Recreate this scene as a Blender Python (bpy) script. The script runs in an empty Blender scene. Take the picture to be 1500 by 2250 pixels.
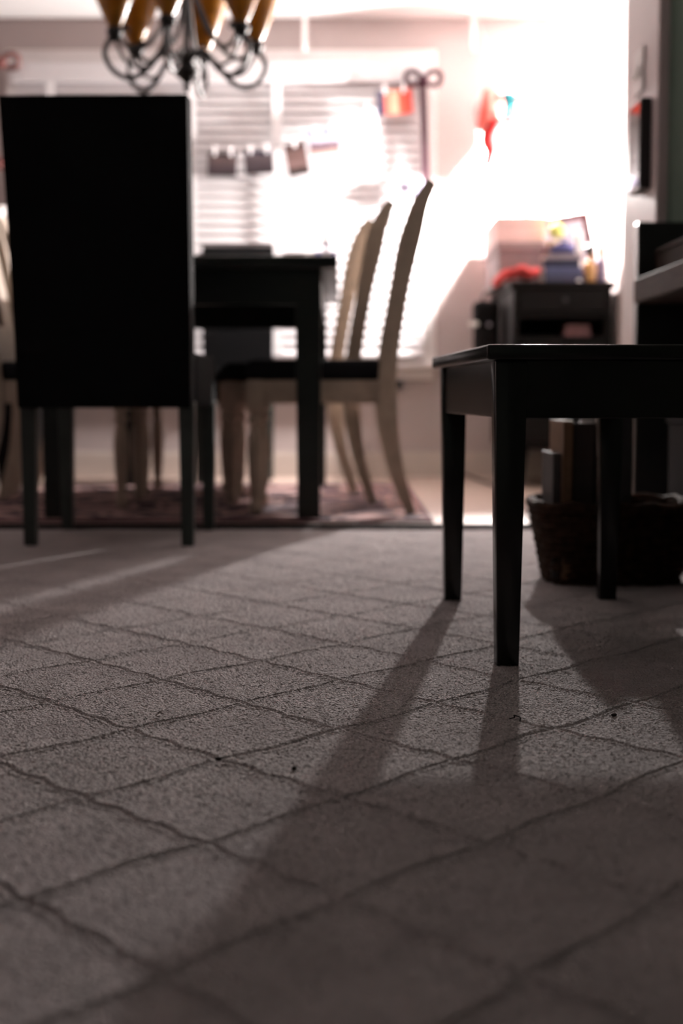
import bpy, bmesh, math, random
import numpy as np
from mathutils import Vector, Matrix, Euler
random.seed(7)
np.random.seed(7)
PI = math.pi
scene = bpy.context.scene
COL = scene.collection

# ------------------------------------------------------------------ camera, light, exposure
CAM_H = 0.38
cam_d = bpy.data.cameras.new('camera')
cam_d.sensor_fit = 'VERTICAL'
cam_d.sensor_height = 36.0
cam_d.lens = 50.0
cam_d.clip_start = 0.02
cam_d.dof.use_dof = True
cam_d.dof.focus_distance = 1.78
cam_d.dof.aperture_fstop = 3.0
cam_d.dof.aperture_blades = 9
cam = bpy.data.objects.new('camera', cam_d)
cam.location = (0, 0, CAM_H)
cam.rotation_euler = (PI / 2 - math.atan(260 / 3125), 0, 0)
COL.objects.link(cam)
scene.camera = cam

scene.view_settings.view_transform = 'Standard'
scene.view_settings.look = 'None'
scene.view_settings.gamma = 1.0
scene.view_settings.use_curve_mapping = False
scene.view_settings.exposure = 0.0
world = bpy.data.worlds.new('night')
scene.world = world
world.use_nodes = True
world.node_tree.nodes['Background'].inputs[0].default_value = (0.02, 0.025, 0.04, 1)
world.node_tree.nodes['Background'].inputs[1].default_value = 0.1

# the bare bulb of the lamp on the console is the only light: every shadow in the room runs from it
BULB = (0.804, 6.285, 1.356)
BULB_E = 12500.0


# ------------------------------------------------------------------ materials
def nodes_of(m):
    m.use_nodes = True
    return m.node_tree.nodes, m.node_tree.links


def mat(name, col, rough=0.6, var=0.15, scale=18.0, bump=0.0, bscale=None, metal=0.0, spec=0.5,
        trans=0.0, stretch=None, coat=0.0, sheen=0.0):
    m = bpy.data.materials.new(name)
    N, L = nodes_of(m)
    b = N['Principled BSDF']
    b.inputs['Roughness'].default_value = rough
    b.inputs['Metallic'].default_value = metal
    b.inputs['Specular IOR Level'].default_value = spec
    b.inputs['Transmission Weight'].default_value = trans
    b.inputs['Coat Weight'].default_value = coat
    b.inputs['Sheen Weight'].default_value = sheen
    tc = N.new('ShaderNodeTexCoord')
    mp = N.new('ShaderNodeMapping')
    if stretch:
        mp.inputs['Scale'].default_value = stretch
    L.new(tc.outputs['Object'], mp.inputs['Vector'])
    no = N.new('ShaderNodeTexNoise')
    no.inputs['Scale'].default_value = scale
    no.inputs['Detail'].default_value = 4
    L.new(mp.outputs['Vector'], no.inputs['Vector'])
    r = N.new('ShaderNodeValToRGB')
    r.color_ramp.elements[0].position = 0.3
    r.color_ramp.elements[1].position = 0.7
    c = Vector(col[:3])
    r.color_ramp.elements[0].color = (*(c * (1 - var)), 1)
    r.color_ramp.elements[1].color = (*(c * (1 + var)), 1)
    L.new(no.outputs['Fac'], r.inputs['Fac'])
    L.new(r.outputs['Color'], b.inputs['Base Color'])
    if bump:
        n2 = N.new('ShaderNodeTexNoise')
        n2.inputs['Scale'].default_value = bscale or scale * 6
        L.new(mp.outputs['Vector'], n2.inputs['Vector'])
        bp = N.new('ShaderNodeBump')
        bp.inputs['Strength'].default_value = bump
        bp.inputs['Distance'].default_value = 0.002
        L.new(n2.outputs['Fac'], bp.inputs['Height'])
        L.new(bp.outputs['Normal'], b.inputs['Normal'])
    return m


def mat_emit(name, col, e):
    m = bpy.data.materials.new(name)
    N, L = nodes_of(m)
    N.remove(N['Principled BSDF'])
    em = N.new('ShaderNodeEmission')
    em.inputs[0].default_value = (*col, 1)
    em.inputs[1].default_value = e
    L.new(em.outputs[0], N['Material Output'].inputs[0])
    return m


def mat_carpet():
    m = bpy.data.materials.new('carpet_loop_pile')
    N, L = nodes_of(m)
    b = N['Principled BSDF']
    b.inputs['Roughness'].default_value = 0.95
    b.inputs['Specular IOR Level'].default_value = 0.1
    tc = N.new('ShaderNodeTexCoord')
    vo = N.new('ShaderNodeTexVoronoi')
    vo.inputs['Scale'].default_value = 300
    vo.inputs['Randomness'].default_value = 0.85
    L.new(tc.outputs['Object'], vo.inputs['Vector'])
    n1 = N.new('ShaderNodeTexNoise')
    n1.inputs['Scale'].default_value = 9
    n1.inputs['Detail'].default_value = 6
    L.new(tc.outputs['Object'], n1.inputs['Vector'])
    n2 = N.new('ShaderNodeTexNoise')
    n2.inputs['Scale'].default_value = 120
    n2.inputs['Detail'].default_value = 3
    L.new(tc.outputs['Object'], n2.inputs['Vector'])
    r = N.new('ShaderNodeValToRGB')
    r.color_ramp.elements[0].position = 0.25
    r.color_ramp.elements[0].color = (0.37, 0.335, 0.332, 1)
    r.color_ramp.elements[1].position = 0.75
    r.color_ramp.elements[1].color = (0.50, 0.455, 0.452, 1)
    L.new(n1.outputs['Fac'], r.inputs['Fac'])
    mx = N.new('ShaderNodeMixRGB')
    mx.blend_type = 'MULTIPLY'
    mx.inputs[0].default_value = 0.5
    L.new(r.outputs[0], mx.inputs[1])
    r2 = N.new('ShaderNodeValToRGB')
    r2.color_ramp.elements[0].color = (0.6, 0.56, 0.55, 1)
    r2.color_ramp.elements[1].color = (1.3, 1.3, 1.3, 1)
    L.new(n2.outputs['Fac'], r2.inputs['Fac'])
    L.new(r2.outputs[0], mx.inputs[2])
    L.new(mx.outputs[0], b.inputs['Base Color'])
    # loops: rounded voronoi cells, inverted distance as height
    inv = N.new('ShaderNodeMath')
    inv.operation = 'MULTIPLY_ADD'
    inv.inputs[1].default_value = -1.0
    inv.inputs[2].default_value = 1.0
    L.new(vo.outputs['Distance'], inv.inputs[0])
    ad = N.new('ShaderNodeMath')
    ad.operation = 'MULTIPLY_ADD'
    ad.inputs[1].default_value = 0.35
    L.new(n2.outputs['Fac'], ad.inputs[0])
    L.new(inv.outputs[0], ad.inputs[2])
    bp = N.new('ShaderNodeBump')
    bp.inputs['Strength'].default_value = 1.0
    bp.inputs['Distance'].default_value = 0.0042
    L.new(ad.outputs[0], bp.inputs['Height'])
    L.new(bp.outputs['Normal'], b.inputs['Normal'])
    return m


def mat_rug():
    m = bpy.data.materials.new('rug_pattern')
    N, L = nodes_of(m)
    b = N['Principled BSDF']
    b.inputs['Roughness'].default_value = 0.95
    tc = N.new('ShaderNodeTexCoord')
    no = N.new('ShaderNodeTexNoise')
    no.inputs['Scale'].default_value = 7
    no.inputs['Detail'].default_value = 1.5
    L.new(tc.outputs['Object'], no.inputs['Vector'])
    mx = N.new('ShaderNodeMixRGB')
    mx.inputs[0].default_value = 0.12
    L.new(tc.outputs['Object'], mx.inputs[1])
    L.new(no.outputs['Color'], mx.inputs[2])
    vo = N.new('ShaderNodeTexVoronoi')
    vo.feature = 'DISTANCE_TO_EDGE'
    vo.inputs['Scale'].default_value = 4.2
    L.new(mx.outputs[0], vo.inputs['Vector'])
    r = N.new('ShaderNodeValToRGB')
    r.color_ramp.interpolation = 'EASE'
    e = r.color_ramp.elements
    e[0].position = 0.07
    e[0].color = (0.035, 0.012, 0.02, 1)
    e[1].position = 0.30
    e[1].color = (0.46, 0.29, 0.27, 1)
    e2 = e.new(0.13)
    e2.color = (0.50, 0.32, 0.29, 1)
    e3 = e.new(0.20)
    e3.color = (0.05, 0.018, 0.03, 1)
    L.new(vo.outputs['Distance'], r.inputs['Fac'])
    L.new(r.outputs[0], b.inputs['Base Color'])
    return m


def mat_planks():
    m = bpy.data.materials.new('pale_wood_floor')
    N, L = nodes_of(m)
    b = N['Principled BSDF']
    b.inputs['Roughness'].default_value = 0.38
    tc = N.new('ShaderNodeTexCoord')
    br = N.new('ShaderNodeTexBrick')
    br.inputs['Color1'].default_value = (0.52, 0.40, 0.34, 1)
    br.inputs['Color2'].default_value = (0.46, 0.345, 0.29, 1)
    br.inputs['Mortar'].default_value = (0.2, 0.12, 0.09, 1)
    br.inputs['Scale'].default_value = 1.0
    br.inputs['Mortar Size'].default_value = 0.002
    br.inputs['Brick Width'].default_value = 1.2
    br.inputs['Row Height'].default_value = 0.12
    L.new(tc.outputs['Object'], br.inputs['Vector'])
    no = N.new('ShaderNodeTexNoise')
    mp = N.new('ShaderNodeMapping')
    mp.inputs['Scale'].default_value = (3, 60, 1)
    L.new(tc.outputs['Object'], mp.inputs['Vector'])
    L.new(mp.outputs[0], no.inputs['Vector'])
    mx = N.new('ShaderNodeMixRGB')
    mx.blend_type = 'MULTIPLY'
    mx.inputs[0].default_value = 0.3
    L.new(br.outputs['Color'], mx.inputs[1])
    L.new(no.outputs['Fac'], mx.inputs[2])
    L.new(mx.outputs[0], b.inputs['Base Color'])
    return m


def mat_bands(name, cols, axis='Z', rough=0.5, warp=0.0, spec=0.4):
    """flat print: hard colour bands over one object axis (photo prints, striped sweets)"""
    m = bpy.data.materials.new(name)
    N, L = nodes_of(m)
    b = N['Principled BSDF']
    b.inputs['Roughness'].default_value = rough
    b.inputs['Specular IOR Level'].default_value = spec
    tc = N.new('ShaderNodeTexCoord')
    sp = N.new('ShaderNodeSeparateXYZ')
    if warp:
        no = N.new('ShaderNodeTexNoise')
        no.inputs['Scale'].default_value = 30
        L.new(tc.outputs['Generated'], no.inputs['Vector'])
        no.inputs['Scale'].default_value = 4
        mx = N.new('ShaderNodeMixRGB')
        mx.inputs[0].default_value = warp
        L.new(tc.outputs['Generated'], mx.inputs[1])
        L.new(no.outputs['Color'], mx.inputs[2])
        L.new(mx.outputs[0], sp.inputs[0])
    else:
        L.new(tc.outputs['Generated'], sp.inputs[0])
    r = N.new('ShaderNodeValToRGB')
    r.color_ramp.interpolation = 'CONSTANT'
    e = r.color_ramp.elements
    n = len(cols)
    e[0].position = 0
    e[0].color = (*cols[0], 1)
    e[1].position = 1.0 / n
    e[1].color = (*cols[1 % n], 1)
    for i in range(2, n):
        q = e.new(i / n)
        q.color = (*cols[i], 1)
    L.new(sp.outputs[axis], r.inputs['Fac'])
    L.new(r.outputs[0], b.inputs['Base Color'])
    return m


def mat_translucent(name, col, amount=0.5, rough=0.25):
    m = mat(name, col, rough=rough, var=0.3, scale=25)
    N, L = nodes_of(m)
    b = N['Principled BSDF']
    t = N.new('ShaderNodeBsdfTranslucent')
    t.inputs[0].default_value = (*col, 1)
    mx = N.new('ShaderNodeMixShader')
    mx.inputs[0].default_value = amount
    L.new(b.outputs[0], mx.inputs[1])
    L.new(t.outputs[0], mx.inputs[2])
    L.new(mx.outputs[0], N['Material Output'].inputs[0])
    return m


MT = {}
MT['wall'] = mat('warm_grey_wall_paint', (0.39, 0.325, 0.315), 0.8, 0.04, 3, 0.15, 200)
MT['green'] = mat('sage_green_wall_paint', (0.42, 0.51, 0.44), 0.8, 0.05, 3, 0.15, 200)
MT['ceil'] = mat('white_ceiling_paint', (0.75, 0.72, 0.71), 0.9, 0.03, 4, 0.2, 120)
MT['trim'] = mat('white_trim_paint', (0.66, 0.61, 0.60), 0.45, 0.04, 6)
MT['casing'] = mat('mauve_grey_casing_paint', (0.47, 0.39, 0.39), 0.5, 0.05, 6)
MT['base'] = mat('cream_baseboard_paint', (0.46, 0.39, 0.35), 0.5, 0.05, 6)
MT['carpet'] = mat_carpet()
MT['rug'] = mat_rug()
MT['rugedge'] = mat('rug_binding', (0.10, 0.04, 0.05), 0.95, 0.2, 40)
MT['planks'] = mat_planks()
MT['strip'] = mat('dark_floor_strip', (0.010, 0.008, 0.010), 0.9, 0.2, 20, spec=0.05)
MT['ebony'] = mat('black_stained_wood', (0.006, 0.005, 0.005), 0.6, 0.3, 12, stretch=(1, 12, 12), spec=0.08)
MT['bench'] = mat('espresso_wood', (0.007, 0.006, 0.005), 0.22, 0.3, 10, stretch=(14, 1, 14), spec=0.3)
MT['table'] = mat('dark_green_black_table_wood', (0.009, 0.011, 0.010), 0.3, 0.3, 10, stretch=(1, 10, 10), spec=0.3)
MT['piano'] = mat('dark_walnut_piano_wood', (0.030, 0.018, 0.014), 0.7, 0.3, 10, stretch=(12, 1, 12), spec=0.12)
MT['pblack'] = mat('black_satin_lacquer', (0.006, 0.006, 0.006), 0.35, 0.2, 10)
MT['ivory'] = mat('ivory_key', (0.7, 0.66, 0.6), 0.3, 0.03, 10)
MT['fabric'] = mat('black_upholstery', (0.0045, 0.0045, 0.005), 0.95, 0.3, 150, 0.4, 600, spec=0.1)
MT['dleg'] = mat('dark_green_black_leg', (0.022, 0.030, 0.026), 0.5, 0.3, 15)
MT['cream'] = mat('cream_chair_paint', (0.37, 0.30, 0.24), 0.5, 0.12, 25)
MT['cush'] = mat('dark_seat_fabric', (0.010, 0.010, 0.012), 0.9, 0.2, 150, 0.3, 500, spec=0.15)
MT['blind'] = mat('white_blind_slat', (0.60, 0.565, 0.575), 0.45, 0.04, 10, stretch=(1, 20, 20))
MT['tape'] = mat('white_blind_tape', (0.74, 0.71, 0.72), 0.9, 0.06, 60)
MT['glassnight'] = mat('window_glass', (0.03, 0.035, 0.045), 0.05, 0.05, 4)
MT['iron'] = mat('dark_bronze_iron', (0.008, 0.006, 0.006), 0.5, 0.3, 30, metal=0.0, spec=0.3)
MT['amber'] = mat_translucent('amber_glass', (0.36, 0.165, 0.015), 0.45)
MT['wicker'] = mat('dark_brown_wicker', (0.030, 0.015, 0.009), 0.8, 0.45, 60, 0.5, 200, spec=0.08)
MT['plastic_w'] = mat('white_plastic', (0.75, 0.72, 0.70), 0.35, 0.03, 10)
MT['black'] = mat('black_plastic', (0.008, 0.008, 0.009), 0.4, 0.2, 20)
MT['brass'] = mat('aged_nickel', (0.35, 0.33, 0.38), 0.3, 0.1, 20, metal=0.8)


# ------------------------------------------------------------------ mesh helpers
class MB:
    """collects shapes for ONE mesh object"""

    def __init__(self):
        self.v, self.f = [], []

    def add(self, vs, fs):
        o = len(self.v)
        self.v += [tuple(p) for p in vs]
        self.f += [tuple(i + o for i in q) for q in fs]
        return self

    def bm(self, b):
        b.verts.index_update()
        self.add([v.co[:] for v in b.verts], [[v.index for v in f.verts] for f in b.faces])
        b.free()
        return self

    def box(self, x0, x1, y0, y1, z0, z1, bev=0.0, seg=2, rot=None, piv=None):
        b = bmesh.new()
        bmesh.ops.create_cube(b, size=1)
        c = Vector(((x0 + x1) / 2, (y0 + y1) / 2, (z0 + z1) / 2))
        s = Vector((x1 - x0, y1 - y0, z1 - z0))
        for v in b.verts:
            v.co = Vector((v.co.x * s.x, v.co.y * s.y, v.co.z * s.z)) + c
        if bev:
            bmesh.ops.bevel(b, geom=b.edges[:], offset=bev, segments=seg, affect='EDGES', profile=0.5)
        if rot:
            p = Vector(piv) if piv else c
            R = Euler(rot).to_matrix()
            for v in b.verts:
                v.co = R @ (v.co - p) + p
        return self.bm(b)

    def frustum(self, c0, s0, c1, s1, bev=0.0):
        """tapered square post from centre c0 (half sizes s0) to c1"""
        b = bmesh.new()
        vs = []
        for c, s in ((c0, s0), (c1, s1)):
            for dx, dy in ((-1, -1), (1, -1), (1, 1), (-1, 1)):
                vs.append(b.verts.new((c[0] + dx * s[0], c[1] + dy * s[1], c[2])))
        b.faces.new(vs[3::-1])
        b.faces.new(vs[4:])
        for i in range(4):
            j = (i + 1) % 4
            b.faces.new((vs[i], vs[j], vs[j + 4], vs[i + 4]))
        bmesh.ops.recalc_face_normals(b, faces=b.faces[:])
        if bev:
            bmesh.ops.bevel(b, geom=b.edges[:], offset=bev, segments=2, affect='EDGES', profile=0.5)
        return self.bm(b)

    def tube(self, pts, r, seg=8, closed=False):
        pts = [Vector(p) for p in pts]
        n = len(pts)
        rs = r if isinstance(r, (list, tuple)) else [r] * n
        vs, fs = [], []
        up = Vector((0, 0, 1))
        prev = None
        for i, p in enumerate(pts):
            if closed:
                t = pts[(i + 1) % n] - pts[i - 1]
            else:
                t = pts[min(i + 1, n - 1)] - pts[max(i - 1, 0)]
            t.normalize()
            if prev is None:
                a = up if abs(t.z) < 0.9 else Vector((1, 0, 0))
                u = t.cross(a).normalized()
            else:
                u = (prev - t * prev.dot(t)).normalized()
            prev = u
            w = t.cross(u)
            for k in range(seg):
                an = 2 * PI * k / seg
                vs.append(p + (u * math.cos(an) + w * math.sin(an)) * rs[i])
        m = n if closed else n - 1
        for i in range(m):
            for k in range(seg):
                a, b2 = i * seg + k, i * seg + (k + 1) % seg
                c, d = ((i + 1) % n) * seg + (k + 1) % seg, ((i + 1) % n) * seg + k
                fs.append((a, b2, c, d))
        if not closed:
            fs.append(tuple(range(seg - 1, -1, -1)))
            fs.append(tuple((n - 1) * seg + k for k in range(seg)))
        return self.add(vs, fs)

    def lathe(self, prof, c=(0, 0, 0), seg=20, sx=1.0, sy=1.0, cap=True):
        vs, fs = [], []
        n = len(prof)
        for r, z in prof:
            for k in range(seg):
                a = 2 * PI * k / seg
                vs.append((c[0] + r * sx * math.cos(a), c[1] + r * sy * math.sin(a), c[2] + z))
        for i in range(n - 1):
            for k in range(seg):
                k2 = (k + 1) % seg
                fs.append((i * seg + k, i * seg + k2, (i + 1) * seg + k2, (i + 1) * seg + k))
        if cap:
            fs.append(tuple(range(seg - 1, -1, -1)))
            fs.append(tuple((n - 1) * seg + k for k in range(seg)))
        return self.add(vs, fs)

    def ball(self, c, r, sub=2, s=(1, 1, 1)):
        b = bmesh.new()
        bmesh.ops.create_icosphere(b, subdivisions=sub, radius=r)
        for v in b.verts:
            v.co = Vector((v.co.x * s[0], v.co.y * s[1], v.co.z * s[2])) + Vector(c)
        return self.bm(b)

    def prism(self, poly, y0, y1):
        """polygon in xz extruded along y"""
        n = len(poly)
        vs = [(x, y0, z) for x, z in poly] + [(x, y1, z) for x, z in poly]
        fs = [tuple(range(n)), tuple(range(2 * n - 1, n - 1, -1))]
        for i in range(n):
            j = (i + 1) % n
            fs.append((j, i, i + n, j + n))
        return self.add(vs, fs)

    def strip(self, prof, y0, y1):
        """prof: list of (x, z, width) along a post; a band of that width extruded along y"""
        n = len(prof)
        vs, fs = [], []
        for i, (x, z, w) in enumerate(prof):
            a, b = prof[max(i - 1, 0)], prof[min(i + 1, n - 1)]
            t = Vector((b[0] - a[0], 0, b[1] - a[1])).normalized()
            nx, nz = t.z, -t.x
            if i == 0:
                nx, nz = 1, 0
            for y in (y0, y1):
                vs.append((x - nx * w / 2, y, z - nz * w / 2))
                vs.append((x + nx * w / 2, y, z + nz * w / 2))
        for i in range(n - 1):
            a, b = i * 4, (i + 1) * 4
            fs += [(a, a + 1, b + 1, b), (a + 3, a + 2, b + 2, b + 3), (a + 2, a, b, b + 2), (a + 1, a + 3, b + 3, b + 1)]
        fs += [(0, 2, 3, 1), ((n - 1) * 4, (n - 1) * 4 + 1, (n - 1) * 4 + 3, (n - 1) * 4 + 2)]
        return self.add(vs, fs)

    def mesh(self, name, smooth=False):
        me = bpy.data.meshes.new(name)
        me.from_pydata(self.v, [], self.f)
        b = bmesh.new()
        b.from_mesh(me)
        bmesh.ops.recalc_face_normals(b, faces=b.faces[:])
        b.to_mesh(me)
        b.free()
        if smooth:
            me.polygons.foreach_set('use_smooth', [True] * len(me.polygons))
            try:
                me.set_sharp_from_angle(angle=math.radians(40))
            except Exception:
                pass
        return me

    def build(self, name, m, parent=None, loc=(0, 0, 0), rot=(0, 0, 0), smooth=False):
        o = bpy.data.objects.new(name, self.mesh(name, smooth))
        o.data.materials.append(MT[m] if isinstance(m, str) else m)
        COL.objects.link(o)
        o.location = loc
        o.rotation_euler = rot
        o.parent = parent
        return o


def tag(o, label, cat, group=None):
    o['label'] = label
    o['category'] = cat
    if group:
        o['group'] = group
    return o


def thing(name, label, cat, loc=(0, 0, 0), rot=(0, 0, 0), group=None):
    o = bpy.data.objects.new(name, None)
    o.empty_display_size = 0.05
    COL.objects.link(o)
    o.location = loc
    o.rotation_euler = rot
    return tag(o, label, cat, group)


def struct(o, label=None):
    o['kind'] = 'structure'
    if label:
        o['label'] = label
    return o


def copy_tree(o, parent=None):
    c = o.copy()
    COL.objects.link(c)
    c.parent = parent
    for ch in list(o.children):
        copy_tree(ch, c)
    return c


def catmull(pts, per=6):
    out = []
    P = [np.array(p, float) for p in pts]
    P = [2 * P[0] - P[1]] + P + [2 * P[-1] - P[-2]]
    for i in range(1, len(P) - 2):
        for k in range(per):
            t = k / per
            a, b, c, d = P[i - 1], P[i], P[i + 1], P[i + 2]
            out.append(0.5 * (2 * b + (c - a) * t + (2 * a - 5 * b + 4 * c - d) * t * t + (3 * b - a - 3 * c + d) * t ** 3))
    out.append(P[-2])
    return [tuple(p) for p in out]


# ------------------------------------------------------------------ the setting
FARY = 6.58          # window wall
SEAM = 3.99          # carpet meets the wood floor
LX, RXL, RXD = -2.3, 1.42, 1.115
CEIL, SOFF = 2.44, 2.068


def build_carpet():
    def axis(a, b, fa, fb, fine, coarse):
        xs = list(np.arange(a, fa, coarse)) + list(np.arange(fa, fb, fine)) + list(np.arange(fb, b, coarse)) + [b]
        return np.array(xs)
    xs = axis(LX, RXL, -0.84, 0.86, 0.0024, 0.03)
    y_f = list(np.arange(0.72, 2.3, 0.0022)) + list(np.arange(2.3, 3.0, 0.0030)) + list(np.arange(3.0, SEAM, 0.0042)) + [SEAM]
    ys = np.array(list(np.arange(-4.0, 0.72, 0.08)) + y_f)
    X, Y = np.meshgrid(xs, ys)
    # diamond lattice of grooves, 0.24 x 0.275 m, slightly uneven lines
    wob = 0.0035 * np.sin(X * 31 + Y * 17) + 0.003 * np.sin(X * 77 - Y * 53)
    u = (X + 0.24) / 0.24 + (Y - 1.04) / 0.275 + wob / 0.18
    v = (X + 0.24) / 0.24 - (Y - 1.04) / 0.275 + wob / 0.18
    k = 0.24 * 0.275 / math.hypot(0.24, 0.275)
    d1 = np.abs(u - np.round(u)) * k
    d2 = np.abs(v - np.round(v)) * k
    g = lambda d, s: np.exp(-(d / s) ** 2)
    Z = -0.0025 * np.maximum(g(d1, 0.0022), g(d2, 0.0022)) + 0.0013 * np.maximum(g(d1 - 0.0055, 0.0030), g(d2 - 0.0055, 0.0030))
    Z += np.random.normal(0, 0.00045, Z.shape)
    Z[:, 0] = Z[:, -1] = 0
    nx, ny = len(xs), len(ys)
    co = np.stack([X, Y, Z], -1).reshape(-1, 3).astype(np.float32)
    i = np.arange(nx * ny).reshape(ny, nx)
    q = np.stack([i[:-1, :-1], i[:-1, 1:], i[1:, 1:], i[1:, :-1]], -1).reshape(-1, 4)
    me = bpy.data.meshes.new('carpet')
    me.vertices.add(len(co))
    me.vertices.foreach_set('co', co.ravel())
    me.loops.add(q.size)
    me.loops.foreach_set('vertex_index', q.ravel().astype(np.int32))
    me.polygons.add(len(q))
    me.polygons.foreach_set('loop_start', np.arange(0, q.size, 4, dtype=np.int32))
    me.polygons.foreach_set('loop_total', np.full(len(q), 4, dtype=np.int32))
    me.polygons.foreach_set('use_smooth', np.ones(len(q), dtype=bool))
    me.update(calc_edges=True)
    me.materials.append(MT['carpet'])
    o = bpy.data.objects.new('floor_carpet', me)
    COL.objects.link(o)
    return struct(o, 'grey beige loop carpet with an embossed diamond lattice')


build_carpet()
struct(MB().box(LX, RXL, SEAM, FARY + 0.1, -0.1, -0.004).build('floor', 'planks'), 'pale wood floor of the dining area')
struct(MB().box(LX, RXL, SEAM - 0.012, SEAM + 0.035, -0.03, 0.012, 0.002).build('trim_1', 'strip'), 'dark threshold strip between carpet and wood floor')
struct(MB().box(LX - .1, RXL + .1, -4.1, FARY + 0.1, CEIL, CEIL + 0.1).build('ceiling', 'ceil'), 'white ceiling')
struct(MB().box(LX, RXD, 6.02, FARY, SOFF, CEIL).build('trim_2', 'ceil'), 'white soffit above the window wall')

# far wall with the window opening
WX0, WX1, WZ0, WZ1 = -1.46, 0.375, 0.53, 1.86
m = MB()
m.box(LX - .1, WX0, FARY, FARY + 0.1, -.1, CEIL)
m.box(WX1, RXD + .1, FARY, FARY + 0.1, -.1, CEIL)
m.box(WX0, WX1, FARY, FARY + 0.1, -.1, WZ0)
m.box(WX0, WX1, FARY, FARY + 0.1, WZ1, CEIL)
struct(m.build('wall_back', 'wall'), 'warm grey window wall')
struct(MB().box(LX - .1, LX, -4.1, FARY, -.1, CEIL).build('wall_left', 'wall'), 'warm grey side wall')
struct(MB().box(RXD, RXD + .1, 4.24, FARY, -.1, CEIL).build('wall_right', 'wall'), 'warm grey wall beside the console')
struct(MB().box(RXL, RXL + .1, -4.1, 4.24, -.1, CEIL).build('wall_piano', 'green'), 'sage green wall behind the piano')
struct(MB().box(LX, RXL, -4.1, -4.0, -.1, CEIL).build('wall_front', 'green'), 'sage green wall behind the viewer')
JX = 0.830          # inner face of the jamb
p = struct(MB().box(JX + .012, RXL, 3.83, 4.24, -.02, CEIL).build('wall_partition', 'green'), 'sage green partition beside the opening')
jm = MB()
jm.box(JX, JX + .014, 3.815, 4.252, 0, CEIL, 0.002)
jm.box(JX + .003, JX + .030, 3.810, 3.832, 0, CEIL, 0.003)
struct(jm.build('trim_3', 'casing'), 'mauve grey casing of the opening')
b = MB()
b.box(LX, RXD, FARY - .014, FARY, -.004, .094, 0.002)
b.box(LX, RXD, FARY - .010, FARY, .094, .112, 0.003)
struct(b.build('baseboard_back', 'base'), 'cream baseboard under the window')
b = MB()
b.box(RXD - .014, RXD, 4.26, FARY - .014, -.004, .094, 0.002)
b.box(RXD - .010, RXD, 4.26, FARY - .014, .094, .112, 0.003)
struct(b.build('baseboard_right', 'base'), 'cream baseboard beside the console')

# window
w = thing('window_1', 'wide white framed window behind blinds', 'window', ((WX0 + WX1) / 2, FARY, WZ0))
del w['category']
struct(w)
hw, hh = (WX1 - WX0) / 2, WZ1 - WZ0
fr = MB()
for x0, x1, z0, z1 in ((-hw - .055, -hw + .015, -.004, hh - .012), (hw - .015, hw + .055, -.004, hh - .012),
                       (-hw - .055, hw + .055, hh - .01, hh + .065), (-hw + .017, hw - .017, 0, .03),
                       (-hw * .25 - .02, -hw * .25 + .02, .032, hh - .012)):
    fr.box(x0, x1, -.022, .05, z0, z1, .004)
fr.build('window_frame', 'trim', w)
MB().box(-hw - .07, hw + .07, -.075, .02, -.035, -.005, .006).build('window_sill', 'trim', w)
MB().box(-hw - .05, hw + .05, -.018, 0, -.085, -.035, .004).build('window_apron', 'trim', w)
for x0, x1 in ((-hw, -hw * .25 - .02), (-hw * .25 + .02, hw)):
    MB().box(x0, x1, .03, .036, .03, hh).build('pane', 'glassnight', w)

# ------------------------------------------------------------------ blinds
bl = thing('venetian_blind', 'wide white venetian blind with cloth tapes covering the window', 'blind', ((WX0 + WX1) / 2, 6.515, WZ0))
MB().box(-hw - .02, hw + .01, -.035, .035, hh - .095, hh - .005, .006).build('valance', 'blind', bl)
MB().box(-hw, hw, -.022, .022, .012, .034, .005).build('bottom_rail', 'blind', bl)
sm = MB()
prof = [(-.025, 0), (-.0125, .0028), (0, .0038), (.0125, .0028), (.025, 0)]
vs, fs = [], []
for x in (-hw + .005, hw - .005):
    for y, z in prof:
        vs.append((x, y, z))
    for y, z in prof:
        vs.append((x, y, z - .0028))
for k in range(4):
    fs += [(k, k + 1, k + 11, k + 10), (k + 5, k + 15, k + 16, k + 6)]
fs += [(0, 10, 15, 5), (4, 9, 19, 14), (0, 5, 6, 7, 8, 9, 4, 3, 2, 1), (10, 11, 12, 13, 14, 19, 18, 17, 16, 15)]
sm.add(vs, fs)
slat_me = sm.mesh('slat')
slat_me.materials.append(MT['blind'])
nsl = 29
for i in range(nsl):
    o = bpy.data.objects.new('slat', slat_me)
    COL.objects.link(o)
    o.parent = bl
    o.location = (0, 0, .055 + i * (hh - .17) / (nsl - 1))
    o.rotation_euler = (math.radians(62 + random.uniform(-1.5, 1.5)), 0, 0)
cx = (WX0 + WX1) / 2
for X in (-1.30, -0.672, -0.289):
    MB().box(X - cx - .020, X - cx + .020, -.031, -.029, .03, hh - .09).build('ladder_tape', 'tape', bl)

# ------------------------------------------------------------------ dining table (dark, seen end on)
t = thing('dining_table', 'dark green black dining table with thick top and square legs', 'table', (-0.481, 5.075, .004))
TX, TY, TZ = 0.469, 0.875, 0.779
MB().box(-TX, TX, -TY, TY, TZ - .036, TZ, .006).build('tabletop', 'table', t)
for s in (-1, 1):
    MB().box(-TX + .06, TX - .06, s * (TY - .085) - .012, s * (TY - .085) + .012, .64, TZ - .036).build('apron', 'table', t)
    MB().box(s * (TX - .06) - .012, s * (TX - .06) + .012, -TY + .09, TY - .09, .64, TZ - .036).build('apron', 'table', t)
    for q in (-1, 1):
        MB().frustum((s * (TX - .087), q * (TY - .112), 0), (.034, .034), (s * (TX - .087), q * (TY - .112), TZ - .036), (.039, .039), .003).build('leg', 'table', t)

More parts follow.
